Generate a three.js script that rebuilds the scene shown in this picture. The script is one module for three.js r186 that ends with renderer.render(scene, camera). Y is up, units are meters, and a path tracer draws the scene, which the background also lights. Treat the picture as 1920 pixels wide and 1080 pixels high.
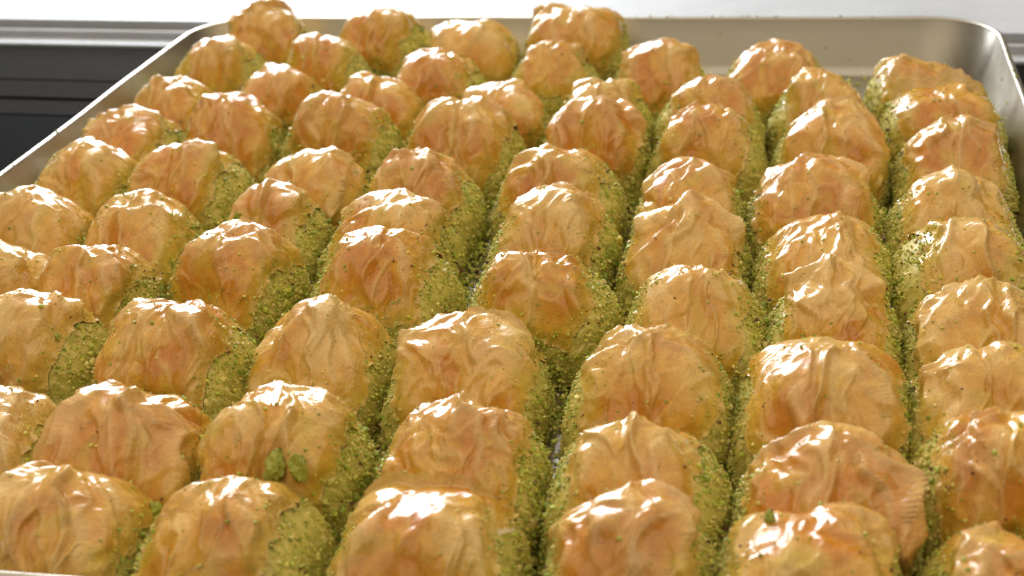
import * as THREE from 'three';
import { RectAreaLightUniformsLib } from 'three/addons/lights/RectAreaLightUniformsLib.js';
import { mergeGeometries } from 'three/addons/utils/BufferGeometryUtils.js';

// ---------------------------------------------------------------- camera, light, exposure
const scene = new THREE.Scene();
const renderer = new THREE.WebGLRenderer({ antialias: true });
renderer.toneMapping = THREE.LinearToneMapping;
renderer.toneMappingExposure = 1.0;
renderer.shadowMap.enabled = true;
RectAreaLightUniformsLib.init();

// the tray lies square to the world axes; the camera looks at it turned, tilted and slightly rolled
const F = 2800, EYE = new THREE.Vector3(0.097, 0.209, 0.437);          // F: focal length in photo pixels
const back = new THREE.Vector3(-580, -1370, F).normalize();              // world z in camera axes
const lxp = -(F * F + 1370 * 505) / 580;
const xa = new THREE.Vector3(-lxp, -505, F).normalize();                 // world x in camera axes
const ya = new THREE.Vector3().crossVectors(back, xa).normalize();
const camera = new THREE.PerspectiveCamera(2 * Math.atan(540 / F) * 180 / Math.PI, 16 / 9, 0.02, 30);
{
  const m = new THREE.Matrix4().set(                                     // columns: camera right, up, back in world axes
    xa.x, xa.y, xa.z, EYE.x,
    ya.x, ya.y, ya.z, EYE.y,
    back.x, back.y, back.z, EYE.z,
    0, 0, 0, 1);
  m.decompose(camera.position, camera.quaternion, camera.scale);
}
camera.focus = 0.42;
camera.userData.fStop = 19;
camera.aspect = 16 / 9; camera.updateProjectionMatrix(); camera.updateMatrixWorld(true);
function onPlane(px, py, h) {                                            // photo pixel to the point where its ray meets height h
  const v = new THREE.Vector3(px - 960, 540 - py, -F).applyQuaternion(camera.quaternion);
  return v.multiplyScalar((h - EYE.y) / v.y).add(EYE);
}
function onDepth(px, py, z) {
  const v = new THREE.Vector3(px - 960, 540 - py, -F).applyQuaternion(camera.quaternion);
  return v.multiplyScalar((z - EYE.z) / v.z).add(EYE);
}

const LAMP = {
  window: { w: 0.68, h: 0.88, at: [-0.50, 0.59, -1.05], color: [0.90, 0.955, 1.0], power: 13 },
  overhead: { w: 5.0, h: 4.4, at: [0.10, 1.7, 0.70], color: [1.0, 0.88, 0.68], power: 0.60 },
};
scene.background = new THREE.Color().setRGB(0.165, 0.14, 0.10);

// ---------------------------------------------------------------- helpers
function rng(seed) { let a = seed >>> 0; return () => { a = (a + 0x6D2B79F5) | 0; let t = Math.imul(a ^ (a >>> 15), 1 | a); t = (t + Math.imul(t ^ (t >>> 7), 61 | t)) ^ t; return ((t ^ (t >>> 14)) >>> 0) / 4294967296; }; }
const PERM = new Uint8Array(512), GX = new Float32Array(256), GY = new Float32Array(256);
{ const r = rng(11); const p = [...Array(256).keys()]; for (let i = 255; i > 0; i--) { const j = Math.floor(r() * (i + 1)); [p[i], p[j]] = [p[j], p[i]]; }
  for (let i = 0; i < 512; i++) PERM[i] = p[i & 255]; for (let i = 0; i < 256; i++) { const a = r() * 6.2832; GX[i] = Math.cos(a) * 1.5; GY[i] = Math.sin(a) * 1.5; } }
function noise(x, y) {                                                   // gradient noise, about -1..1
  const xi = Math.floor(x), yi = Math.floor(y), fx = x - xi, fy = y - yi, X = xi & 255, Y = yi & 255;
  const u = fx * fx * fx * (fx * (fx * 6 - 15) + 10), v = fy * fy * fy * (fy * (fy * 6 - 15) + 10);
  const a = PERM[PERM[X] + Y], b = PERM[PERM[X + 1] + Y], c = PERM[PERM[X] + Y + 1], d = PERM[PERM[X + 1] + Y + 1];
  const n0 = GX[a] * fx + GY[a] * fy, n1 = GX[b] * (fx - 1) + GY[b] * fy, n2 = GX[c] * fx + GY[c] * (fy - 1), n3 = GX[d] * (fx - 1) + GY[d] * (fy - 1);
  return (n0 + u * (n1 - n0)) + v * ((n2 + u * (n3 - n2)) - (n0 + u * (n1 - n0)));
}
const smooth = (a, b, x) => { const t = Math.min(1, Math.max(0, (x - a) / (b - a))); return t * t * (3 - 2 * t); };
const clamp = (x, a, b) => Math.min(b, Math.max(a, x));
const taken = {};
function numbered(name) { const n = taken[name] = (taken[name] ?? -1) + 1; return n ? `${name}_${String(n).padStart(3, '0')}` : name; }
function tag(o, label, category, group, kind) { o.userData.label = label; if (category) o.userData.category = category; if (group) o.userData.group = group; if (kind) o.userData.kind = kind; return o; }
function mesh(name, geometry, material, parent = scene) {
  const m = new THREE.Mesh(geometry, material); m.name = parent === scene ? numbered(name) : name; m.castShadow = m.receiveShadow = true; parent.add(m); return m;
}
function makeTexture(n, fn, srgb) {                                      // fn(u, v) -> [r, g, b] 0..1
  const data = new Uint8Array(n * n * 4);
  for (let j = 0; j < n; j++) for (let i = 0; i < n; i++) { const c = fn(i / n, j / n), o = (j * n + i) * 4; for (let k = 0; k < 3; k++) data[o + k] = clamp(c[k], 0, 1) * 255; data[o + 3] = 255; }
  const t = new THREE.DataTexture(data, n, n); t.wrapS = t.wrapT = THREE.RepeatWrapping; t.magFilter = THREE.LinearFilter; t.minFilter = THREE.LinearFilter; if (srgb) t.colorSpace = THREE.SRGBColorSpace; t.needsUpdate = true; return t;
}
function tileNoise(u, v, f, s = 0) {                                     // noise that repeats over 0..1
  const x = u * f, y = v * f, a = u, b = v;
  return (noise(x + s, y + s) * (1 - a) + noise(x - f + s, y + s) * a) * (1 - b) + (noise(x + s, y - f + s) * (1 - a) + noise(x - f + s, y - f + s) * a) * b;
}

function tileStreak(u, v, fx, fy, s = 0) {
  const x = u * fx, y = v * fy;
  return (noise(x + s, y + s) * (1 - u) + noise(x - fx + s, y + s) * u) * (1 - v) + (noise(x + s, y - fy + s) * (1 - u) + noise(x - fx + s, y - fy + s) * u) * v;
}

// ---------------------------------------------------------------- materials
const filoBump = makeTexture(512, (u, v) => {
  const w = tileNoise(u, v, 5, 3) * 0.06, w2 = tileNoise(u, v, 6, 9) * 0.06;
  const r1 = 1 - Math.abs(tileNoise(u + w, v + w2, 9, 21)), r2 = 1 - Math.abs(tileNoise(u + w2, v - w, 22, 5));
  const st = 1 - Math.abs(tileStreak(u + w * 0.8, v + w2, 34, 7, 8)), st2 = 1 - Math.abs(tileStreak(u + w, v, 70, 16, 15)), on = smooth(-0.15, 0.4, tileNoise(u, v, 5, 44));
  const h = 0.28 * r1 * r1 * r1 + 0.15 * r2 * r2 + 0.05 * tileNoise(u, v, 60, 2) + on * (0.34 * st ** 4 + 0.16 * st2 ** 4) + 0.05;
  return [h, h, h];
});
const filoTint = makeTexture(512, (u, v) => {
  const a = tileNoise(u, v, 14, 7), b = tileNoise(u, v, 45, 1), c = tileNoise(u, v, 120, 4), s = Math.abs(tileNoise(u * 1, v, 26, 13));
  const k = 0.93 + 0.06 * a + 0.05 * b + 0.04 * c, line = s < 0.03 ? 0.05 : 0;
  return [k + line, k * 0.985 + line * 1.4, k * 0.96 + line * 2];
}, true);
const filoGloss = makeTexture(256, (u, v) => {                          // syrup film: mostly wet, here and there drier
  const d = smooth(0.1, 0.55, tileNoise(u, v, 7, 31)) * 0.55 + smooth(0.2, 0.6, tileNoise(u, v, 26, 17)) * 0.3, h = 0.27 + d * 0.8;
  return [h, h, h];
});
const M = {
  filo: new THREE.MeshPhysicalMaterial({ vertexColors: true, map: filoTint, roughness: 0.5, specularIntensity: 0.12, bumpMap: filoBump, bumpScale: 0.0004, clearcoat: 1, clearcoatRoughness: 0.5, clearcoatRoughnessMap: filoGloss, ior: 1.45, side: THREE.DoubleSide }),
  layers: new THREE.MeshPhysicalMaterial({ vertexColors: true, roughness: 0.7, clearcoat: 0.35, clearcoatRoughness: 0.35 }),
  crumb: new THREE.MeshPhysicalMaterial({ color: 0xffffff, roughness: 0.6, clearcoat: 0.3, clearcoatRoughness: 0.35 }),
  chunk: new THREE.MeshPhysicalMaterial({ vertexColors: true, roughness: 0.55, clearcoat: 0.3, clearcoatRoughness: 0.3 }),
};
const alBump = makeTexture(512, (u, v) => { const h = 0.5 + 0.2 * tileNoise(u, v, 90, 2) + 0.14 * tileNoise(u, v, 30, 6) + 0.2 * tileNoise(u, v, 6, 8); return [h, h, h]; });
const alRough = makeTexture(512, (u, v) => { const h = 0.78 + 0.16 * tileNoise(u, v, 10, 2) + 0.1 * tileNoise(u, v, 50, 6); return [h, h, h]; });
M.aluminium = new THREE.MeshStandardMaterial({ color: new THREE.Color().setRGB(0.42, 0.385, 0.325), metalness: 1, roughness: 0.46, roughnessMap: alRough, bumpMap: alBump, bumpScale: 0.00006 });
const stoneTint = makeTexture(512, (u, v) => { const k = 0.9 + 0.05 * tileNoise(u, v, 5, 2) + 0.04 * tileNoise(u, v, 16, 6) + 0.03 * tileNoise(u, v, 90, 3); return [k, k, k * 1.005]; }, true);
M.whiteSill = new THREE.MeshStandardMaterial({ color: new THREE.Color().setRGB(0.56, 0.58, 0.62), roughness: 0.6, map: stoneTint });
M.seal = new THREE.MeshStandardMaterial({ color: new THREE.Color().setRGB(0.09, 0.09, 0.095), roughness: 0.6 });
const woodTint = makeTexture(512, (u, v) => { const k = 0.75 + 0.12 * tileNoise(u, v * 0.999, 6, 2) + 0.12 * tileNoise(u, v, 40, 6) + (tileNoise(u, v, 130, 9) > 0.62 ? 0.25 : 0); return [k, k * 0.98, k * 0.96]; }, true);
M.counter = new THREE.MeshPhysicalMaterial({ color: new THREE.Color().setRGB(0.004, 0.004, 0.004), roughness: 0.85, specularIntensity: 0.04, map: woodTint });
M.darkBand = new THREE.MeshPhysicalMaterial({ color: new THREE.Color().setRGB(0.020, 0.017, 0.012), roughness: 0.85, specularIntensity: 0.05, map: woodTint });
M.brownBand = new THREE.MeshPhysicalMaterial({ color: new THREE.Color().setRGB(0.020, 0.013, 0.010), roughness: 0.85, specularIntensity: 0.05, map: woodTint });
M.frameWhite = new THREE.MeshStandardMaterial({ color: new THREE.Color().setRGB(0.75, 0.75, 0.74), roughness: 0.4 });

// ---------------------------------------------------------------- unseen lamps: the window behind the tray, the ceiling panel lighting front faces
function panelLight(spec, aim) {
  const l = new THREE.RectAreaLight(new THREE.Color().setRGB(...spec.color), spec.power, spec.w, spec.h);
  l.position.set(...spec.at); l.lookAt(...aim); scene.add(l); return l;
}
function boxGeo(x0, x1, y0, y1, z0, z1) { const g = new THREE.BoxGeometry(x1 - x0, y1 - y0, z1 - z0); g.translate((x0 + x1) / 2, (y0 + y1) / 2, (z0 + z1) / 2); return g; }
{
  const s = LAMP.window, [x, y, z] = s.at, glow = new THREE.MeshStandardMaterial({ color: 0x111111, emissive: new THREE.Color().setRGB(...s.color), emissiveIntensity: 3 });
  const g = new THREE.Group(); g.name = 'window'; g.position.set(x, y - s.h / 2, z); scene.add(g);  // window out of view, sized and placed for the glints on the crowns
  tag(g, 'bright white framed shop window out of view behind the tray, backlighting the pieces', 'window', null, 'structure');
  mesh('window_pane', boxGeo(-s.w / 2, s.w / 2, 0, s.h, -0.012, -0.006), glow, g);
  for (const [x0, x1, y0, y1] of [[-s.w / 2 - 0.06, -s.w / 2, -0.0831, s.h + 0.06], [s.w / 2, s.w / 2 + 0.06, -0.0831, s.h + 0.06], [-s.w / 2, s.w / 2, s.h, s.h + 0.06], [-s.w / 2, s.w / 2, -0.0831, 0]])
    mesh('window_frame', boxGeo(x0, x1, y0, y1, -0.04, 0.02), M.frameWhite, g);
  panelLight({ ...s, at: [x, y, z + 0.004] }, [x, y, z + 1]);
}
{
  const s = LAMP.overhead, [x, y, z] = s.at, glow = new THREE.MeshStandardMaterial({ color: 0x222222, emissive: new THREE.Color().setRGB(...s.color), emissiveIntensity: 0.60 });
  const g = new THREE.Group(); g.name = 'unseen_overhead_light'; g.position.set(x, y, z); scene.add(g);  // wide panel out of view overhead, placed to light crowns and front faces
  tag(g, 'wide warm white ceiling light panel, out of view, lighting crowns and front faces', 'ceiling light', null, 'structure');
  const panel = new THREE.Group(); g.add(panel); panel.name = 'light_panel';
  mesh('diffuser', boxGeo(-s.w / 2, s.w / 2, 0.004, 0.01, -s.h / 2, s.h / 2), glow, panel);
  mesh('housing', boxGeo(-s.w / 2 - 0.02, s.w / 2 + 0.02, 0.0101, 0.05, -s.h / 2 - 0.02, s.h / 2 + 0.02), M.frameWhite, panel);
  panelLight(s, [x, y - 1, z]);
}

// ---------------------------------------------------------------- counter and white sill behind it
const BASE = -0.0026;                                                    // height of the counter top (tray floor is 0)
const sillA = onPlane(0, 84, BASE), sillB = onPlane(1900, 120, BASE);
const sillTurn = -Math.atan2(sillB.z - sillA.z, sillB.x - sillA.x);
const sillOrigin = sillA.clone().lerp(sillB, 0.5);
function sillDist(px, py, h) { const p = onPlane(px, py, h).sub(sillOrigin); return p.x * Math.sin(sillTurn) + p.z * Math.cos(sillTurn); }
function planarUV(g, scale) {
  const p = g.attributes.position, n = g.attributes.normal, uv = new Float32Array(p.count * 2);
  for (let i = 0; i < p.count; i++) { const ax = Math.abs(n.getX(i)), ay = Math.abs(n.getY(i)); const a = ax > 0.7 ? p.getZ(i) : p.getX(i), b = ay > 0.7 ? p.getZ(i) : p.getY(i); uv[2 * i] = a / scale; uv[2 * i + 1] = b / scale; }
  g.setAttribute('uv', new THREE.BufferAttribute(uv, 2)); return g;
}
{
  const counter = new THREE.Group(); counter.name = 'counter'; counter.position.copy(sillOrigin).setY(BASE); counter.rotation.y = sillTurn; scene.add(counter);
  tag(counter, 'dark brown black counter top under the tray with long joints', 'counter', null, 'structure');
  const d1 = sillDist(0, 147, BASE), d2 = sillDist(0, 181, BASE), d3 = sillDist(0, 212, BASE);
  const strip = (name, z0, z1, m, y = 0) => mesh(name, planarUV(boxGeo(-1.3, 1.3, -0.04, y, z0, z1), 0.35), m, counter);
  strip('counter_strip', 0.0005, d1 - 0.0003, M.darkBand);
  strip('counter_strip', d1 + 0.0003, d2 - 0.0009, M.brownBand, -0.0004);
  strip('edge_bead', d2 - 0.0007, d2 + 0.0007, M.brownBand, 0.0006);
  strip('counter_strip', d2 + 0.0009, d3 - 0.0012, M.brownBand, -0.0003);
  strip('edge_bead', d3 - 0.001, d3 + 0.001, M.darkBand, 0.0004);
  strip('counter_slab', d3 + 0.0011, 1.1, M.counter, 0);
  strip('joint_backing', 0, 1.0, M.seal, -0.0395);
  const sill = new THREE.Group(); sill.name = 'window_sill'; sill.position.copy(counter.position); sill.rotation.y = sillTurn; scene.add(sill);
  tag(sill, 'stepped white window sill with thin dark groove behind the tray', 'window sill', null, 'structure');
  const part = (name, y0, y1, z0, z1, m = M.whiteSill) => mesh(name, planarUV(boxGeo(-1.3, 1.3, y0, y1, z0, z1), 0.3), m, sill);
  part('lower_ledge', -0.04, 0.0012, -0.011, 0);
  part('lower_step', -0.04, 0.0050, -0.016, -0.0111);
  part('groove_seal', -0.04, 0.0046, -0.0176, -0.0161, M.seal);
  part('upper_step', -0.04, 0.0092, -0.86, -0.0177);
}

// ---------------------------------------------------------------- the tray
const T = { x0: -0.186, x1: 0.178, z0: -0.230, z1: 0.203, floorIn: 0.009, h: 0.024 };  // rim rectangle, wall lean, wall height
function ringPoints(inset, radius, y, seg = 10) {
  const x0 = T.x0 + inset, x1 = T.x1 - inset, z0 = T.z0 + inset, z1 = T.z1 - inset, r = Math.max(radius, 0.001), out = [];
  for (const [cx, cz, a0] of [[x1 - r, z1 - r, 0], [x0 + r, z1 - r, 90], [x0 + r, z0 + r, 180], [x1 - r, z0 + r, 270]]) {
    for (let k = 0; k <= seg; k++) { const a = (a0 + 90 * k / seg) * Math.PI / 180; out.push([cx + r * Math.cos(a), y, cz + r * Math.sin(a)]); }
  }
  const full = [];                                                       // long edges get points of their own
  for (let i = 0; i < out.length; i++) {
    const a = out[i], b = out[(i + 1) % out.length], L = Math.hypot(a[0] - b[0], a[2] - b[2]), n = L > 0.05 ? 24 : 1;
    for (let k = 0; k < n; k++) full.push(a.map((q, j) => q + (b[j] - q) * k / n));
  }
  return full;
}
function loft(rings, capFirst) {
  const pos = [], uv = [], idx = [], n = rings[0].length;
  rings.forEach((r, j) => { let s = 0; r.forEach((p, i) => { pos.push(p[0] + 0, p[1], p[2]); uv.push(p[0] / 0.12 + p[1] / 0.12 * 0.3, p[2] / 0.12 + p[1] / 0.12); }); });
  for (let j = 0; j + 1 < rings.length; j++) for (let i = 0; i < n; i++) { const a = j * n + i, b = j * n + (i + 1) % n, c = a + n, d = b + n; idx.push(a, c, b, b, c, d); }
  if (capFirst) { const c = pos.length / 3; pos.push(0, rings[0][0][1], 0); uv.push(0, 0); for (let i = 0; i < n; i++) idx.push(c, i, (i + 1) % n); }
  const g = new THREE.BufferGeometry(); g.setAttribute('position', new THREE.Float32BufferAttribute(pos, 3)); g.setAttribute('uv', new THREE.Float32BufferAttribute(uv, 2)); g.setIndex(idx); g.computeVertexNormals(); return g;
}
const waver = (p) => { p[1] += 0.0005 * noise(p[0] * 14 + 3, p[2] * 14) * smooth(0.004, 0.03, p[1]); return p; };
{
  const tray = new THREE.Group(); tray.name = numbered('baking_tray'); scene.add(tray);
  tag(tray, 'shallow aluminium baking tray with rounded corners holding the pastries', 'tray');
  const inner = [], R0 = 0.030;
  inner.push(ringPoints(0.035, 0.01, 0), ringPoints(0.0135, R0 - 0.008, 0), ringPoints(0.0115, R0 - 0.006, 0.0004), ringPoints(0.0098, R0 - 0.005, 0.0016), ringPoints(0.0088, R0 - 0.004, 0.004));
  for (const k of [0.3, 0.5, 0.7, 0.85]) inner.push(ringPoints(0.0088 - 0.0078 * k, R0 - 0.004 + 0.004 * k, 0.004 + (T.h - 0.0055) * k).map(waver));
  inner.push(ringPoints(0.0010, R0, T.h - 0.0012).map(waver));
  mesh('tray_pan', loft(inner, true), M.aluminium, tray);
  const rim = [];
  for (let k = 0; k <= 14; k++) { const a = Math.PI - k / 14 * Math.PI * 1.6, r = 0.0013; rim.push(ringPoints(-0.0003 - r * Math.cos(a) , R0 + 0.001 + r * Math.cos(a), T.h - 0.0013 + r * Math.sin(a)).map(waver)); }
  mesh('rolled_rim', loft(rim), M.aluminium, tray);
  const outer = [ringPoints(-0.0001, R0 + 0.001, T.h - 0.0022).map(waver), ringPoints(0.0080, R0 - 0.003, 0.003), ringPoints(0.0098, R0 - 0.005, 0.0002), ringPoints(0.0135, R0 - 0.008, -0.0024), ringPoints(0.035, 0.01, -0.0024)];
  const og = loft(outer); mesh('outer_wall', og, M.aluminium, tray);
  const under = loft([ringPoints(0.035, 0.01, -0.0024), ringPoints(0.0349, 0.01, -0.0024)], true); mesh('tray_base', under, M.aluminium, tray);
}

// ---------------------------------------------------------------- baklava pieces
// photo pixels of each piece: left edge, right edge, top x, top y; then options
const N = null;
const PIECES = [
  [412, 597, 500, 2, { z: -0.637, tilt: 0.10, yaw: 0.15, label: 'baklava piece with browned crumpled top perched in the tray corner beside the dark counter' }],
  [622, 800, 710, 10, { z: -0.637, tilt: 0.05, yaw: -0.1, label: 'green dusted baklava piece against the back wall, second from the corner beside the dark counter' }],
  [807, 975, 890, 35, { box: 1, plain: 1, label: 'smooth golden baklava piece with flat glossy top against the tray back wall' }],
  [988, 1172, 1080, 0, { z: -0.637, box: 1, green: 1.2, label: 'tall square baklava piece rising above the tray back rim' }],
  [300, 500, 400, 60, {}], [505, 712, 600, 58, {}], [725, 912, 830, 87, {}], [945, 1130, 1040, 73, {}],
  [1132, 1342, 1230, 68, { flap: 0.0035, flapC: -0.006, label: 'baklava piece with torn raised sheet on its crest beside the bare back wall' }],
  [1350, 1542, 1470, 68, { label: 'baklava piece with speckled brown crown in front of the bare stretch of back wall' }],
  [1610, 1800, 1720, 95, { box: 1, lean: -0.12, yaw: 0.12, label: 'tilted baklava piece with shiny white streak lying apart in the empty back corner' }],
  [235, 418, 335, 133, {}], [440, 605, 515, 113, { yaw: 0.25 }], [630, 812, 700, 127, {}], [862, 1030, 935, 142, {}], [1048, 1220, 1120, 142, {}], [1235, 1435, 1325, 138, {}], [1447, 1650, 1560, 117, {}],
  [1675, 1897, 1800, 137, { flap: 0.0075, plain: 1, flapW: 0.02, box: 1, label: 'baklava piece with broad flat raised pastry sheet beside the bare back corner' }],
  [150, 333, 225, 190, {}], [340, 535, 430, 172, { yaw: 0.15 }], [525, 757, 650, 168, {}], [755, 990, 860, 178, { flap: 0.002 }], [1010, 1225, 1115, 178, { flap: 0.0015 }], [1225, 1442, 1310, 185, { flap: 0.002 }],
  [1455, 1680, 1565, 183, { flap: 0.0045, flapW: 0.010, label: 'baklava piece with straight cut sheet edge on top and streaked shine' }], [1685, 1910, 1775, 207, {}],
  [45, 245, 160, 257, { label: 'baklava piece against the side wall carrying a clump of pistachio at its shoulder' }], [238, 460, 370, 257, {}], [487, 690, 590, 268, {}], [685, 895, 800, 272, {}], [922, 1160, 1040, 263, {}], [1188, 1385, 1275, 288, { peak: 0.002 }], [1400, 1650, 1525, 281, {}], [1680, 1905, 1790, 300, { peak: 0.0015 }],
  [-40, 170, 80, 345, {}], [150, 385, 280, 352, {}], [395, 612, 500, 328, {}], [610, 860, 730, 347, { flap: 0.001 }], [915, 1160, 1050, 336, { peak: 0.002, flap: 0.0015 }], [1165, 1405, 1285, 365, {}], [1410, 1680, 1540, 390, {}], [1690, 1960, 1830, 405, {}],
  [-150, 75, 10, 447, {}], [60, 305, 200, 458, {}],
  [300, 590, 440, 405, { yaw: -0.22, flap: 0.002, peak: 0.0025, box: 0.6, label: 'large peaked baklava piece turned askew with pistachio bits behind its crest' }],
  [580, 865, 710, 422, {}],
  [875, 1160, 1000, 450, { flap: 0.0022, flapW: 0.012, crown: 1, plain: 1, label: 'baklava piece whose glossy top sheet ripples up in two points' }],
  [1165, 1430, 1290, 495, { plain: 1 }],
  [1440, 1700, 1560, 487, { peak: 0.0045, label: 'baklava piece with sharp tent like peak above a small hollow' }], [1740, 2010, 1870, 515, { peak: 0.002 }],
  [-80, 205, 70, 540, {}], [185, 480, 330, 558, {}], [455, 745, 600, 545, {}],
  [720, 1040, 870, 570, { flap: 0.003, flapC: 0.006, peak: 0.002, label: 'baklava piece with curled sheet edge and a knob at its crest' }], [1060, 1390, 1200, 603, {}], [1385, 1720, 1540, 628, { box: 0.7 }], [1740, 2070, 1900, 632, {}],
  [-190, 120, -20, 712, { pale: 1, label: 'pale blistered baklava piece lighter than every other piece' }], [85, 400, 260, 710, {}],
  [360, 700, 560, 712, { label: 'baklava piece with two pistachio chunks stuck on its front face' }],
  [690, 1030, 840, 725, { peak: 0.002 }], [1020, 1360, 1190, 762, {}], [1390, 1745, 1545, 788, { peak: 0.003 }], [1740, 2090, 1915, 760, {}],
  [-60, 270, 110, 860, { label: 'baklava piece at the front rim with bare tray edge before it and smooth amber dents' }],
  [235, 595, 430, 908, {}],
  [600, 975, 790, 910, { flap: 0.0045, flapW: 0.012, box: 0.25, label: 'front row baklava piece with upright torn pastry sheet and loose shard' }], [1000, 1340, 1160, 960, {}], [1345, 1700, 1510, 970, { box: 0.4 }], [1745, 2100, 1920, 975, {}],
];
const CX = -0.097, CZ = -0.437, HC = 0.033;                              // tray centre relative to the eye; usual height of a piece
const list = PIECES.map(([l, r, tx, ty, o], i) => {
  const rnd = rng(1000 + i * 77);
  const p = o.z ? onDepth(tx, ty, o.z - CZ) : onPlane(tx, ty, HC);
  const dist = EYE.distanceTo(p), top = p.y;
  return { i, o, rnd, x: p.x, z: clamp(p.z + 0.0034, -0.2015, 0.178), top, a: clamp((r - l) * dist / F / 2 + 0.0006, 0.0200, 0.0224), b: 0.0201 + (rnd() - 0.5) * 0.002, h: HC + (rnd() - 0.5) * 0.001 };
});
for (let pass = 0; pass < 12; pass++) for (const A of list) for (const B of list) {   // neighbours touch but do not overlap
  if (A.i >= B.i) continue;
  const ox = A.a + B.a - Math.abs(A.x - B.x), oz = A.b + B.b - Math.abs(A.z - B.z);
  if (ox <= 0 || oz <= 0) continue;
  if (ox < oz) { const k = Math.min(ox, 0.004) * 0.3, s = Math.sign(A.x - B.x); A.a -= k * 0.5; B.a -= k * 0.5; A.x += s * k * 0.5; B.x -= s * k * 0.5; }
  else { const k = Math.min(oz, 0.004) * 0.3, s = Math.sign(A.z - B.z); A.b -= k * 0.5; B.b -= k * 0.5; A.z += s * k * 0.4; B.z -= s * k * 0.4; }
}
for (const A of list) { A.a = Math.max(A.a, 0.0165); A.b = Math.max(A.b, 0.0165); A.x = clamp(A.x, T.x0 + 0.011 + A.a, T.x1 - 0.0105 - A.a); A.z = clamp(A.z, T.z0 + 0.011 + A.b, T.z1 - 0.011 - A.b); }

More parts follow.
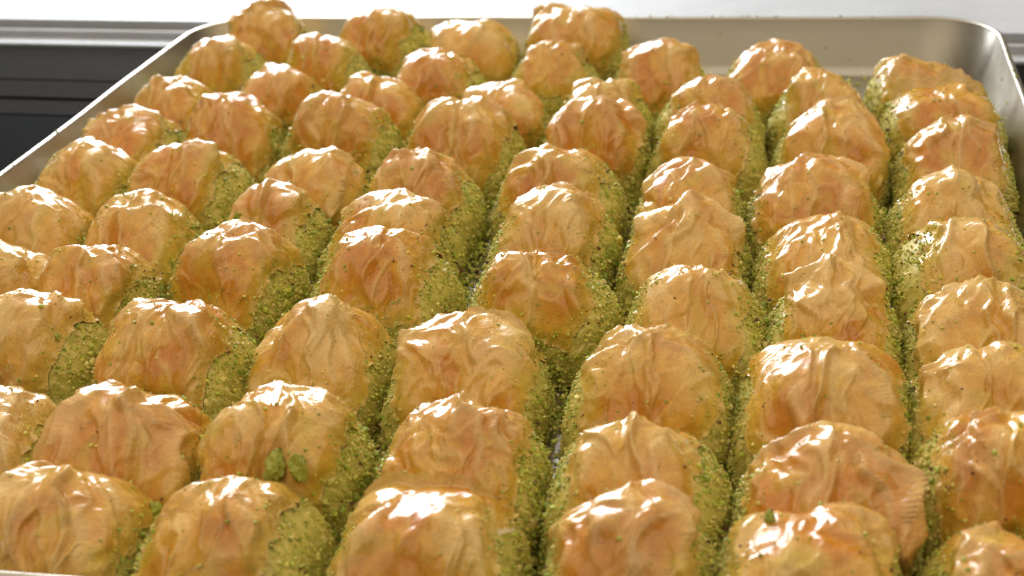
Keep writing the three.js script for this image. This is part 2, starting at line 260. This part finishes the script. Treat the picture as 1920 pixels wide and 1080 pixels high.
const REACH = 0.038;                                                     // arc length from crest to foot, metres
function toDisk(a, b) {                                                  // square -1..1 to unit disk, keeping areas
  if (a === 0 && b === 0) return [0, 0];
  let r, t; if (Math.abs(a) > Math.abs(b)) { r = a; t = Math.PI / 4 * b / a; } else { r = b; t = Math.PI / 2 - Math.PI / 4 * a / b; }
  return [r * Math.cos(t), r * Math.sin(t)];
}
function shaper(A) {                                                     // the surface of one piece: at(dx, dz, lift, folded) -> point
  const { rnd, o, a, b, h } = A, ox = rnd() * 200, oz = rnd() * 200;
  const e1 = 3.8 + rnd() * 1.2 + (o.box || 0) * 0.6, e2 = 2.15 + rnd() * 0.6 + (o.box || 0) * 1.2, tx = 0.22 + rnd() * 0.1 - (o.box || 0) * 0.12, tzf = 0.27 + rnd() * 0.1 - (o.box || 0) * 0.1, tzb = 0.16 + rnd() * 0.1;
  const y0 = h * (0.20 + rnd() * 0.1), hy = h - y0, shear = (rnd() - 0.5) * 0.25, crestZ = (rnd() - 0.5) * 0.004;
  const folds = [], n = o.plain ? 4 : 9 + Math.floor(rnd() * 7);
  for (let k = 0; k < n; k++) {
    const fan = rnd() < 0.65, x0 = (rnd() - 0.5) * 0.024, z0 = fan ? -0.009 + rnd() * 0.012 : (rnd() - 0.5) * 0.028;
    const along = fan ? Math.PI / 2 - x0 / 0.012 * 0.95 + (rnd() - 0.5) * 0.7 : rnd() * 6.283, len = fan ? 0.012 + rnd() * 0.020 : 0.006 + rnd() * 0.014;
    folds.push({ x0, z0, dx: Math.cos(along), dz: Math.sin(along), len, amp: (0.0008 + rnd() * rnd() * 0.0025) * (rnd() < 0.2 ? -0.7 : 1), w: 0.0010 + rnd() * 0.0026, skew: rnd() < 0.5 ? 3 : 0.35, bend: (rnd() - 0.5) * 50 });
  }
  const pinches = o.plain ? 3 : 6 + Math.floor(rnd() * 5);                // thin pinched ridges in the sheet
  for (let k = 0; k < pinches; k++) {
    const x0 = (rnd() - 0.5) * 0.026, z0 = -0.010 + rnd() * 0.022, along = Math.PI / 2 - x0 / 0.012 * 0.8 + (rnd() - 0.5) * 1.5;
    folds.push({ x0, z0, dx: Math.cos(along), dz: Math.sin(along), len: 0.007 + rnd() * 0.016, amp: 0.00045 + rnd() * 0.0008, w: 0.00045 + rnd() * 0.0006, skew: rnd() < 0.5 ? 2 : 0.5, bend: (rnd() - 0.5) * 110 });
  }
  if (!o.peak && !o.box && !o.plain && rnd() < 0.35) o.peak = 0.001 + rnd() * 0.0014;
  if (o.peak) for (const d of [Math.PI / 2, Math.PI * 0.5 + 1.15, Math.PI * 0.5 - 1.2]) folds.push({ x0: (rnd() - 0.5) * 0.003, z0: -0.007, dx: Math.cos(d), dz: Math.sin(d), len: d === Math.PI / 2 ? 0.012 : 0.020, amp: o.peak, w: 0.0035, skew: 1, bend: 0 });
  const crumple = 0.5 + rnd() * 0.9, smoothAt = [(rnd() - 0.5) * 0.01, 0.014 + rnd() * 0.008];
  function fold(sx, sz) {                                                // height of the top sheet's creases and how much of it is a raised crease
    const wx = sx + 0.0022 * noise(sx * 150 + ox, sz * 150 + oz), wz = sz + 0.0022 * noise(sx * 150 + oz, sz * 150 - ox);
    let hgt = 0, line = 0;
    for (const f of folds) {
      const px = wx - f.x0, pz = wz - f.z0, t = px * f.dx + pz * f.dz; if (t < -0.006 || t > f.len + 0.006) continue;
      const d = -px * f.dz + pz * f.dx + f.bend * t * (t - f.len), end = smooth(-0.005, 0.004, t) * (1 - smooth(f.len - 0.006, f.len + 0.005, t));
      const q = d > 0 ? d / f.w / f.skew : -d / f.w * f.skew, e = Math.exp(-q) * end; hgt += f.amp * e; if (f.amp > 0) line = Math.max(line, Math.exp(-Math.abs(d) / f.w * 1.6) * end * Math.min(1, f.amp / 0.0009));
    }
    const sm = Math.exp(-((sx - smoothAt[0]) ** 2 + (sz - smoothAt[1]) ** 2) / 0.00012) * (o.plain ? 0.95 : 0.5);
    const rough = crumple * (1 - sm) * (0.35 + 0.65 * smooth(-0.35, 0.4, noise(sx * 60 + oz, sz * 60 + ox)));
    const r1 = 1 - Math.abs(noise(wx * 105 + ox, wz * 62 + oz)), r2 = 1 - Math.abs(noise(wx * 240 + oz, wz * 150 + ox + 40)), r3 = 1 - Math.abs(noise(wx * 520 + oz, wz * 380 + 9));
    hgt += rough * (0.0014 * (r1 * r1 - 0.4) + 0.00076 * (r2 * r2 * r2 - 0.3) + 0.00015 * r3 * r3);
    hgt += 0.0024 * (0.45 - Math.abs(noise(wx * 48 + ox + 17, wz * 40 + oz + 5)));
    const sh = noise(wx * 75 + oz + 31, wz * 55 + ox), sh2 = noise(wx * 60 + ox + 63, wz * 90 + oz);
    const s1 = smooth(0.10, 0.16, sh), s2 = smooth(-0.02, 0.04, sh2);      // edges of the thin sheets lying over one another
    hgt += 0.00032 * s1 + 0.00028 * s2; fold.sheet = s1 * 0.5 + s2 * 0.5;
    line = Math.max(line, 0.55 * Math.exp(-(((sh - 0.15) / 0.03) ** 2)), 0.45 * Math.exp(-(((sh2 - 0.03) / 0.025) ** 2)));
    line = Math.max(line, rough * Math.pow(clamp(r1, 0, 1), 14) * 0.8, rough * Math.pow(clamp(r2, 0, 1), 10) * 0.45);
    return [hgt, line];
  }
  const s0 = o.flap ? -0.0065 - rnd() * 0.003 : -9, flapC = o.flapC || (rnd() - 0.5) * 0.008, flapW = o.flapW || 0.007 + rnd() * 0.004;
  function bare(dx, dz, out) {                                           // undisplaced dome
    const r = Math.hypot(dx, dz), ph = Math.min(r, 0.80) / 0.80 * Math.PI / 2, az = r > 1e-9 ? [dx / r, dz / r] : [1, 0];
    const sx = Math.sin(ph) * az[0], sz = Math.sin(ph) * az[1], sy = Math.cos(ph);
    const hor = Math.pow(Math.pow(Math.abs(sx) / a, e1) + Math.pow(Math.abs(sz) / b, e1), 1 / e1);
    const k = Math.pow(Math.pow(hor, e2) + Math.pow(sy / hy, e2), -1 / e2);
    let x = k * sx, z = k * sz, y = y0 + k * sy;
    if (r > 0.80) { const t = (r - 0.80) / 0.20; y = y0 * (1 - t); x *= 1 - 0.03 * t; z *= 1 - 0.03 * t; }
    const up = clamp(y / h, 0, 1); x *= 1 - tx * Math.pow(up, 1.9); z *= 1 - (z > 0 ? tzf : tzb) * Math.pow(up, 1.7);
    y += shear * x * 0.35 * smooth(y0, h, y); z += crestZ * smooth(y0, h, y);
    return out.set(x, y, z);
  }
  const p0 = new THREE.Vector3(), p1 = new THREE.Vector3(), p2 = new THREE.Vector3(), nn = new THREE.Vector3();
  function normalAt(dx, dz, out) { const e = 0.012; bare(dx, dz, p0); bare(dx + e, dz, p1); bare(dx, dz + e, p2); p1.sub(p0); p2.sub(p0); out.crossVectors(p2, p1).normalize(); if (out.y < -0.2) out.negate(); return out; }
  function flapReach(sx) { return o.flap ? Math.exp(-Math.pow(Math.abs(sx - flapC) / flapW, 4)) * o.flap * (0.8 + 0.35 * noise(sx * 300 + ox, 3) + (o.crown ? 0.7 * Math.sin(sx * 520) : 0)) : 0; }
  function at(dx, dz, lift, folded, out, edge = 0.01) {
    const sx = dx * REACH, sz = dz * REACH; let line = 0, dzz = dz, extra = 0;
    if (folded && sz < s0 && flapReach(sx) > 0.0005) { extra = s0 - sz; dzz = s0 / REACH; }
    normalAt(dx, dzz, nn); bare(dx, dzz, out);
    let d = lift;
    const foot = 1 - smooth(0.86, 1, Math.hypot(dx, dzz));
    if (folded) { const [hh, l] = fold(sx, dzz * REACH); d += hh * (0.25 + 0.75 * foot) * (0.22 + 0.78 * smooth(0, 0.0050, edge)) + 0.0016 * noise(sx * 42 + ox + 70, dzz * REACH * 42 + oz) * foot; line = l; out.sheet = fold.sheet; } else d += 0.0016 * noise(sx * 42 + ox + 70, sz * 42 + oz) * foot;
    out.addScaledVector(nn, d);
    if (extra) { const c = Math.min(extra, flapReach(sx) * 1.6); out.y += c * 0.9; out.z -= c * 0.4; }
    if (out.y < 0.0003) out.y = 0.0003;
    out.line = line; out.flap = extra > 0; return out;
  }
  const wSide = 0.0150 + rnd() * 0.0036, wL = wSide * (0.85 + rnd() * 0.3), wR = wSide * (0.85 + rnd() * 0.3), wBack = 0.016 + rnd() * 0.005, wFront = 0.0232 + rnd() * 0.006, green = o.green || 0.7 + rnd() * 0.6;
  function cover(dx, dz) {                                               // >0 where the top sheet covers the piece
    const sx = dx * REACH, sz = dz * REACH;
    const j = 0.0022 * noise(sx * 130 + ox, sz * 130 + oz) + 0.0006 * noise(sx * 420 + oz, sz * 420 + ox);
    let m = Math.min(wR - sx, wL + sx, wBack + sz, wFront - sz) + j;
    const side = m;
    if (o.flap && sz < s0) { const fr = flapReach(sx); if (fr > 0.0005) m = Math.min(m, fr - (s0 - sz) + 0.0006 * noise(sx * 700 + ox, 1)); }
    cover.side = side; return m;
  }
  const curl = (dx, dz, c) => 0.0003 + 0.0013 * Math.exp(-Math.max(c, 0) / 0.0012) * smooth(0.2, 0.7, noise(dx * 14 + ox, dz * 14));   // torn edges lift
  return { at, cover, curl, fold, ox, oz, green };
}
const V = new THREE.Vector3();
const mixc = (a, b, t) => [a[0] + (b[0] - a[0]) * t, a[1] + (b[1] - a[1]) * t, a[2] + (b[2] - a[2]) * t];
const AMBER = [0.61, 0.225, 0.012], GOLD = [0.72, 0.372, 0.040], CREAM = [0.87, 0.635, 0.29], BROWN = [0.44, 0.105, 0.010], DUST = [0.60, 0.46, 0.05];
function crustGeometry(A, S, n) {
  const pos = new Float32Array((n + 1) ** 2 * 3), col = new Float32Array((n + 1) ** 2 * 3), uv = new Float32Array((n + 1) ** 2 * 2), cov = new Float32Array((n + 1) ** 2), idx = [];
  const { ox, oz } = S, warm = A.rnd(), pale = A.o.pale ? 0.55 : 0;
  for (let j = 0; j <= n; j++) for (let i = 0; i <= n; i++) {
    const q = j * (n + 1) + i, [dx, dz] = toDisk(i / n * 2 - 1, j / n * 2 - 1), c = S.cover(dx, dz), edge = S.cover.side;
    cov[q] = c;
    if (c < -0.004) continue;
    const curl = S.curl(dx, dz, c);
    S.at(dx, dz, curl, true, V, edge); pos.set([V.x, V.y, V.z], q * 3);
    const sx = dx * REACH, sz = dz * REACH;
    let t = 0.38 + 0.66 * noise(sx * 85 + ox, sz * 85 + oz + 30) + 0.25 * noise(sx * 260 + oz, sz * 260 + ox) + (warm - 0.5) * 0.75 + (V.sheet - 0.5) * 0.34;
    let k = t < 0.5 ? mixc(AMBER, GOLD, clamp(t * 2, 0, 1)) : mixc(GOLD, CREAM, clamp((t - 0.5) * 0.75, 0, 0.5));
    const br = smooth(0.35, 0.8, noise(sx * 110 + oz + 9, sz * 110 + ox)); k = mixc(k, BROWN, br * 0.35);
    k = mixc(k, CREAM, clamp(V.line * 0.62 + pale + (V.flap ? 0.45 : 0), 0, 1));
    const du = smooth(0.15, 0.75, noise(sx * 150 + ox + 55, sz * 150 + oz)) * 0.35 + smooth(0.008, 0.0005, edge) * 0.55; k = mixc(k, DUST, clamp(du * S.green, 0, 0.7)); k = mixc(k, CREAM, smooth(0.0012, 0.0, edge) * 0.35);
    col.set(k, q * 3); uv[q * 2] = sx / 0.03 + ox; uv[q * 2 + 1] = sz / 0.03 + oz;
  }
  const P = Array.from(pos), C = Array.from(col), U = Array.from(uv), cut = new Map();   // cut the triangles along the torn edge
  const between = (i, j) => {
    const key = i < j ? i * 100000 + j : j * 100000 + i; if (cut.has(key)) return cut.get(key);
    const t = cov[i] / (cov[i] - cov[j]), q = P.length / 3;
    for (let k = 0; k < 3; k++) { P.push(pos[i * 3 + k] + (pos[j * 3 + k] - pos[i * 3 + k]) * t); C.push(col[i * 3 + k] + (col[j * 3 + k] - col[i * 3 + k]) * t); }
    for (let k = 0; k < 2; k++) U.push(uv[i * 2 + k] + (uv[j * 2 + k] - uv[i * 2 + k]) * t);
    cut.set(key, q); return q;
  };
  const tri = (...v) => {
    const poly = [];
    for (let k = 0; k < 3; k++) { const i = v[k], j = v[(k + 1) % 3]; if (cov[i] > 0) poly.push(i); if ((cov[i] > 0) !== (cov[j] > 0)) poly.push(between(i, j)); }
    for (let k = 1; k + 1 < poly.length; k++) idx.push(poly[0], poly[k], poly[k + 1]);
  };
  for (let j = 0; j < n; j++) for (let i = 0; i < n; i++) { const a = j * (n + 1) + i, b = a + 1, c = a + n + 1, d = c + 1; tri(a, c, b); tri(b, c, d); }
  return compact(P, C, U, idx);
}
function compact(pos, col, uv, idx) {
  const map = new Int32Array(pos.length / 3).fill(-1), P = [], C = [], U = [], I = [];
  for (const q of idx) { if (map[q] < 0) { map[q] = P.length / 3; P.push(pos[q * 3], pos[q * 3 + 1], pos[q * 3 + 2]); C.push(col[q * 3], col[q * 3 + 1], col[q * 3 + 2]); U.push(uv[q * 2], uv[q * 2 + 1]); } I.push(map[q]); }
  const g = new THREE.BufferGeometry(); g.setAttribute('position', new THREE.Float32BufferAttribute(P, 3)); g.setAttribute('color', new THREE.Float32BufferAttribute(C, 3)); g.setAttribute('uv', new THREE.Float32BufferAttribute(U, 2)); g.setIndex(I); g.computeVertexNormals(); return g;
}
function layersGeometry(A, S, n) {
  const cnt = (n + 1) ** 2 + 1, pos = new Float32Array(cnt * 3), col = new Float32Array(cnt * 3), uv = new Float32Array(cnt * 2), idx = [], { ox, oz } = S;
  for (let j = 0; j <= n; j++) for (let i = 0; i <= n; i++) {
    const q = j * (n + 1) + i, [dx, dz] = toDisk(i / n * 2 - 1, j / n * 2 - 1), r = Math.hypot(dx, dz);
    const ring = smooth(0.45, 0.7, r), grain = 0.0008 * noise(dx * 22 + ox, dz * 22 + oz) + 0.0008 * noise(dx * 48 + ox, dz * 48);
    S.at(dx, dz, 0.0001 - 0.0020 * smooth(0.0002, 0.005, S.cover(dx, dz)), false, V);
    const layer = Math.sin(V.y * 4200 + 3 * noise(dx * 6 + ox, dz * 6)) * 0.0004 * ring, f = 1 + (grain * ring + layer) / 0.02;
    V.x *= f; V.z *= f; V.y = Math.max(V.y + grain * ring, 0.0001); pos.set([V.x, V.y, V.z], q * 3);
    const t = 0.5 + 0.7 * noise(dx * 22 + oz, dz * 22 + ox) + 0.3 * noise(dx * 70 + oz, dz * 70);
    col.set(mixc([0.42, 0.39, 0.045], [0.70, 0.55, 0.16], clamp(t, 0, 1)), q * 3);
  }
  for (let j = 0; j < n; j++) for (let i = 0; i < n; i++) { const a = j * (n + 1) + i, b = a + 1, c = a + n + 1, d = c + 1; idx.push(a, c, b, b, c, d); }
  return compact(pos, col, uv, idx);
}
// crumbs: a few rough grains, placed many times
function grain(seed, flat = 1) {
  const g = new THREE.IcosahedronGeometry(1, 0), p = g.attributes.position;
  for (let i = 0; i < p.count; i++) { const x = p.getX(i), y = p.getY(i), z = p.getZ(i), k = 0.75 + 0.5 * Math.abs(noise(x * 1.7 + seed * 9.1, y * 1.7 + z * 2.3 + seed)); p.setXYZ(i, x * k, y * k * flat, z * k * 0.85); }
  g.computeVertexNormals(); return g;
}
const GRAINS = [grain(1), grain(2, 0.7), grain(3)];
const GREENS = [[0.36, 0.42, 0.035], [0.48, 0.49, 0.05], [0.58, 0.53, 0.09], [0.27, 0.35, 0.03], [0.70, 0.58, 0.19], [0.42, 0.45, 0.05], [0.62, 0.53, 0.11]], DARKS = [[0.10, 0.03, 0.025], [0.16, 0.05, 0.02]];
const mat4 = new THREE.Matrix4(), quat = new THREE.Quaternion(), eul = new THREE.Euler(), scl = new THREE.Vector3(), tint = new THREE.Color();
function crumbSet(name, spots, rnd, parent, geo = GRAINS[Math.floor(rnd() * 3)]) {
  const m = new THREE.InstancedMesh(geo, M.crumb, spots.length); m.name = name; m.castShadow = m.receiveShadow = true; m.userData.kind = 'stuff';
  spots.forEach(([x, y, z, s], k) => {
    quat.setFromEuler(eul.set(rnd() * 6.28, rnd() * 6.28, rnd() * 6.28)); scl.set(s * (0.7 + rnd() * 0.6), s * (0.7 + rnd() * 0.5), s);
    m.setMatrixAt(k, mat4.compose(V.set(x, y, z), quat, scl));
    const c = rnd() < 0.03 ? DARKS[Math.floor(rnd() * 2)] : GREENS[Math.floor(rnd() * GREENS.length)], b = 0.8 + rnd() * 0.4;
    m.setColorAt(k, tint.setRGB(c[0] * b, c[1] * b, c[2] * b));
  });
  parent.add(m); return m;
}
function crumbSpots(A, S) {
  const { rnd } = A, spots = []; let tries = 0; const want = 5000 * (0.75 + 0.25 * S.green);
  while (spots.length < want && tries++ < want * 12) {
    const [dx, dz] = toDisk(rnd() * 2 - 1, rnd() * 2 - 1), c = S.cover(dx, dz), r = Math.hypot(dx, dz);
    if (c < 0) { if (r < 0.35) continue; S.at(dx, dz, 0.0000 + rnd() * 0.0009, false, V); const s = 0.00016 + rnd() * rnd() * 0.0007 + (rnd() < 0.03 ? rnd() * 0.0009 : 0); spots.push([V.x, V.y, V.z, s]); }
    else {
      const near = Math.exp(-Math.max(S.cover.side, 0) / 0.0034), patch = smooth(0.25, 0.8, noise(dx * 5 + S.oz, dz * 5 + S.ox + 7)), foot = smooth(0.62, 0.95, dz);
      if (rnd() > near * 0.8 * S.green + patch * 0.10 * S.green + foot * 0.22 + 0.014) continue;
      S.at(dx, dz, S.curl(dx, dz, c) + 0.0002, true, V, S.cover.side); spots.push([V.x, V.y, V.z, 0.00014 + rnd() * rnd() * rnd() * 0.0009]);
    }
  }
  return spots;
}
const PR = new THREE.Vector3();
function settle(A, crust) {                                              // slide the piece on the tray until it stands where the photograph has it
  const [l, r, , ty] = PIECES[A.i], p = crust.geometry.attributes.position;
  for (let pass = 0; pass < 3; pass++) {
    A.g.updateMatrixWorld(true); let top = 1e9, lo = 1e9, hi = -1e9;
    for (let k = 0; k < p.count; k++) { PR.fromBufferAttribute(p, k).applyMatrix4(A.g.matrixWorld).project(camera); const x = (PR.x + 1) * 960, y = (1 - PR.y) * 540; if (y < top) top = y; if (x < lo) lo = x; if (x > hi) hi = x; }
    const dist = EYE.distanceTo(A.g.position), perPx = dist / F, err = ty - top;
    if (pass === 2 || A.o.z) { A.g.scale.y = clamp(A.g.scale.y * (1 - err * perPx / 0.9 / A.h), 0.85, 1.22); if (A.o.z) return; }
    else { A.g.position.z = clamp(A.g.position.z + clamp(err * perPx / 0.42, -0.005, 0.005), A.z - 0.006, A.z + 0.006); }
    if (l > 0 && r < 1920) A.g.position.x = clamp(A.g.position.x + ((l + r) / 2 - (lo + hi) / 2) * perPx * 0.6, A.x - 0.003, A.x + 0.003);
  }
}
const ORD = ['', 'first', 'second', 'third', 'fourth', 'fifth', 'sixth', 'seventh', 'eighth', 'ninth', 'tenth', 'eleventh', 'twelfth'];
{
  const columns = {};
  for (const A of list) { const c = clamp(Math.round((0.147 - A.x) / 0.0432) + 1, 1, 8); (columns[c] ??= []).push(A); }
  for (const [c, group] of Object.entries(columns)) {
    group.sort((p, q) => q.z - p.z);
    group.forEach((A, k) => { A.label = +c <= 6 ? `${ORD[k + 1]} baklava from the tray front in the ${ORD[c]} lengthwise row from the empty corner` : `${ORD[group.length - k]} baklava from the back wall, ${+c === 8 ? 'touching' : 'one row off'} the side wall facing dark counter`; });
  }
}
for (const A of list) {
  const { o, rnd } = A, S = shaper(A), n = A.i >= 43 ? 156 : A.i >= 19 ? 124 : 90;
  const g = new THREE.Group(); g.name = numbered('baklava_piece'); g.userData.category = 'baklava'; scene.add(g);
  const lift = Math.max(0, A.top - A.h - 0.0005);
  g.position.set(A.x, o.z ? lift : 0, A.z); g.rotation.set(o.tilt || 0, (o.yaw || 0) + (rnd() - 0.5) * 0.09, (o.lean || 0) + 0, 'YXZ');
  tag(g, o.label || A.label, 'baklava', 'baklava pieces in the tray');
  const crust = mesh('filo_crust', crustGeometry(A, S, n), M.filo, g);
  mesh('pastry_layers', layersGeometry(A, S, 66), M.layers, g);
  crumbSet('pistachio_crumbs', crumbSpots(A, S), rnd, g);
  A.g = g; A.S = S; settle(A, crust);
}
// loose crumbs on the tray floor between the rows
{
  const r = rng(5), spots = [];
  let guard = 0;
  while (spots.length < 40000 && guard++ < 600000) {
    const x = T.x0 + 0.013 + r() * (T.x1 - T.x0 - 0.026), z = T.z0 + 0.013 + r() * (T.z1 - T.z0 - 0.026); let gap = 1;
    for (const A of list) { const k = Math.pow(Math.pow(Math.abs(x - A.x) / A.a, 3) + Math.pow(Math.abs(z - A.z) / A.b, 3), 1 / 3); if (k < gap) gap = k; if (k < 0.93) { gap = 0; break; } }
    if (!gap) continue;
    const heap = 0.003 + 0.006 * smooth(-0.2, 0.7, noise(x * 40, z * 40));
    const near = list.some((A) => Math.abs(x - A.x) < A.a + 0.006 && Math.abs(z - A.z) < A.b + 0.006);
    if (!near && r() > 0.08) continue;
    spots.push([x, near ? r() * heap : 0.0004, z, 0.0003 + r() * r() * 0.0012]);
  }
  tag(crumbSet('loose_pistachio_crumbs', spots, r, scene), 'green pistachio crumbs scattered over the tray floor between pieces', 'crumbs', null, 'stuff');
}
// ---------------------------------------------------------------- pistachio chunks lying on the pieces
const ray = new THREE.Raycaster();
function hitAt(px, py) {
  scene.updateMatrixWorld(true);
  ray.set(EYE, new THREE.Vector3(px - 960, 540 - py, -F).applyQuaternion(camera.quaternion).normalize());
  const targets = []; for (const A of list) for (const c of A.g.children) if (!c.isInstancedMesh) targets.push(c);
  return ray.intersectObjects(targets, false)[0]?.point;
}
function chunk(px, py, size, label, group) {
  const p = hitAt(px, py); if (!p) return;
  const r = rng(Math.round(px * 31 + py)), g = new THREE.IcosahedronGeometry(1, 4), q = g.attributes.position, col = [], s = r() * 50;
  for (let i = 0; i < q.count; i++) {
    const x = q.getX(i), y = q.getY(i), z = q.getZ(i), k = 0.78 + 0.42 * noise(x * 1.6 + s, y * 1.6 + z * 1.3 + s) + 0.20 * Math.abs(noise(x * 5 + s, z * 5 + y * 4)) + 0.07 * noise(x * 14 + s, y * 14 - z * 11);
    q.setXYZ(i, x * k * 0.75, y * k * 1.15, z * k * 0.7);
    const t = clamp(0.5 + 0.6 * noise(x * 4 + s, y * 4 + z * 3) + 0.3 * noise(x * 12, y * 12 + z * 9 + s), 0, 1); col.push(...mixc([0.20, 0.25, 0.018], [0.44, 0.43, 0.06], t));
  }
  g.setAttribute('color', new THREE.Float32BufferAttribute(col, 3)); g.computeVertexNormals(); g.scale(size, size, size);
  const m = mesh('pistachio_chunk', g, M.chunk); m.position.copy(p).addScaledVector(ray.ray.direction, -size * 0.5); m.rotation.set((r() - 0.5) * 0.6, r() * 6, (r() - 0.5) * 0.7); tag(m, label, 'pistachio', group);
}
chunk(519, 874, 0.0040, 'taller of two green pistachio chunks stuck side by side on a front face', 'pistachio chunks');
chunk(559, 878, 0.0034, 'shorter of two green pistachio chunks stuck side by side on a front face', 'pistachio chunks');
chunk(85, 290, 0.0028, 'brownish green pistachio clump on a shoulder next to the side wall', 'pistachio chunks');
chunk(1148, 478, 0.0036, 'green pistachio clump wedged between two pieces', 'pistachio chunks');
chunk(293, 957, 0.0022, 'small green pistachio bit on a front row shoulder', 'pistachio chunks');
chunk(448, 408, 0.0022, 'small green pistachio bit behind the crest of the askew piece', 'pistachio chunks');
chunk(1443, 972, 0.0019, 'small yellow green pistachio bit on a front row crest', 'pistachio chunks');
chunk(108, 632, 0.0012, 'tiny bright pistachio bit on a golden front face', 'pistachio chunks');
// the loose shard of pastry on the front row piece with the torn sheet
{
  const A = list[67], p = onPlane(948, 962, 0.030).sub(A.g.position).applyQuaternion(A.g.quaternion.clone().invert()), g = new THREE.PlaneGeometry(0.0042, 0.0020, 8, 3), q = g.attributes.position;
  for (let i = 0; i < q.count; i++) { const x = q.getX(i); q.setXYZ(i, x, q.getY(i) * (0.55 - x * 110), Math.sin(x * 600) * 0.0003); }
  g.rotateX(-1.1); g.rotateZ(0.25); g.computeVertexNormals(); g.setAttribute('color', new THREE.Float32BufferAttribute(new Array(q.count).fill(CREAM).flat(), 3));
  const m = mesh('pastry_shard', g, M.filo, A.g); m.position.copy(p);
}
// crumbs caught on the rim and the bare inner walls
{
  const r = rng(77), spots = [];
  const along = (n, f) => { for (let k = 0; k < n; k++) spots.push(f(r())); };
  along(16, (t) => [0.02 + t * 0.13, T.h + 0.0002, T.z0 - 0.0008 + r() * 0.0012, 0.0003 + r() * r() * 0.0008]);
  along(10, (t) => [T.x1 - 0.0002, T.h, T.z0 + 0.03 + t * 0.09, 0.0003 + r() * 0.0007]);
  along(8, (t) => [T.x0 + 0.0002, T.h, T.z0 + 0.05 + t * 0.25, 0.0003 + r() * 0.0005]);
  along(26, (t) => { const k = r(); return [-0.02 + t * 0.17, 0.004 + k * 0.018, T.z0 + 0.0090 - 0.0078 * k, 0.0002 + r() * r() * 0.0005]; });
  along(14, (t) => { const k = r(); return [T.x1 - 0.0090 + 0.0078 * k, 0.004 + k * 0.018, T.z0 + 0.03 + t * 0.1, 0.0002 + r() * r() * 0.0006]; });
  along(12, (t) => { const k = r(); return [T.x0 + 0.0090 - 0.0078 * k, 0.004 + k * 0.018, T.z0 + 0.05 + t * 0.16, 0.0002 + r() * r() * 0.0006]; });
  tag(crumbSet('rim_pistachio_crumbs', spots, r, scene), 'few green pistachio crumbs clinging to the tray rim and walls', 'crumbs', null, 'stuff');
}
renderer.render(scene, camera);
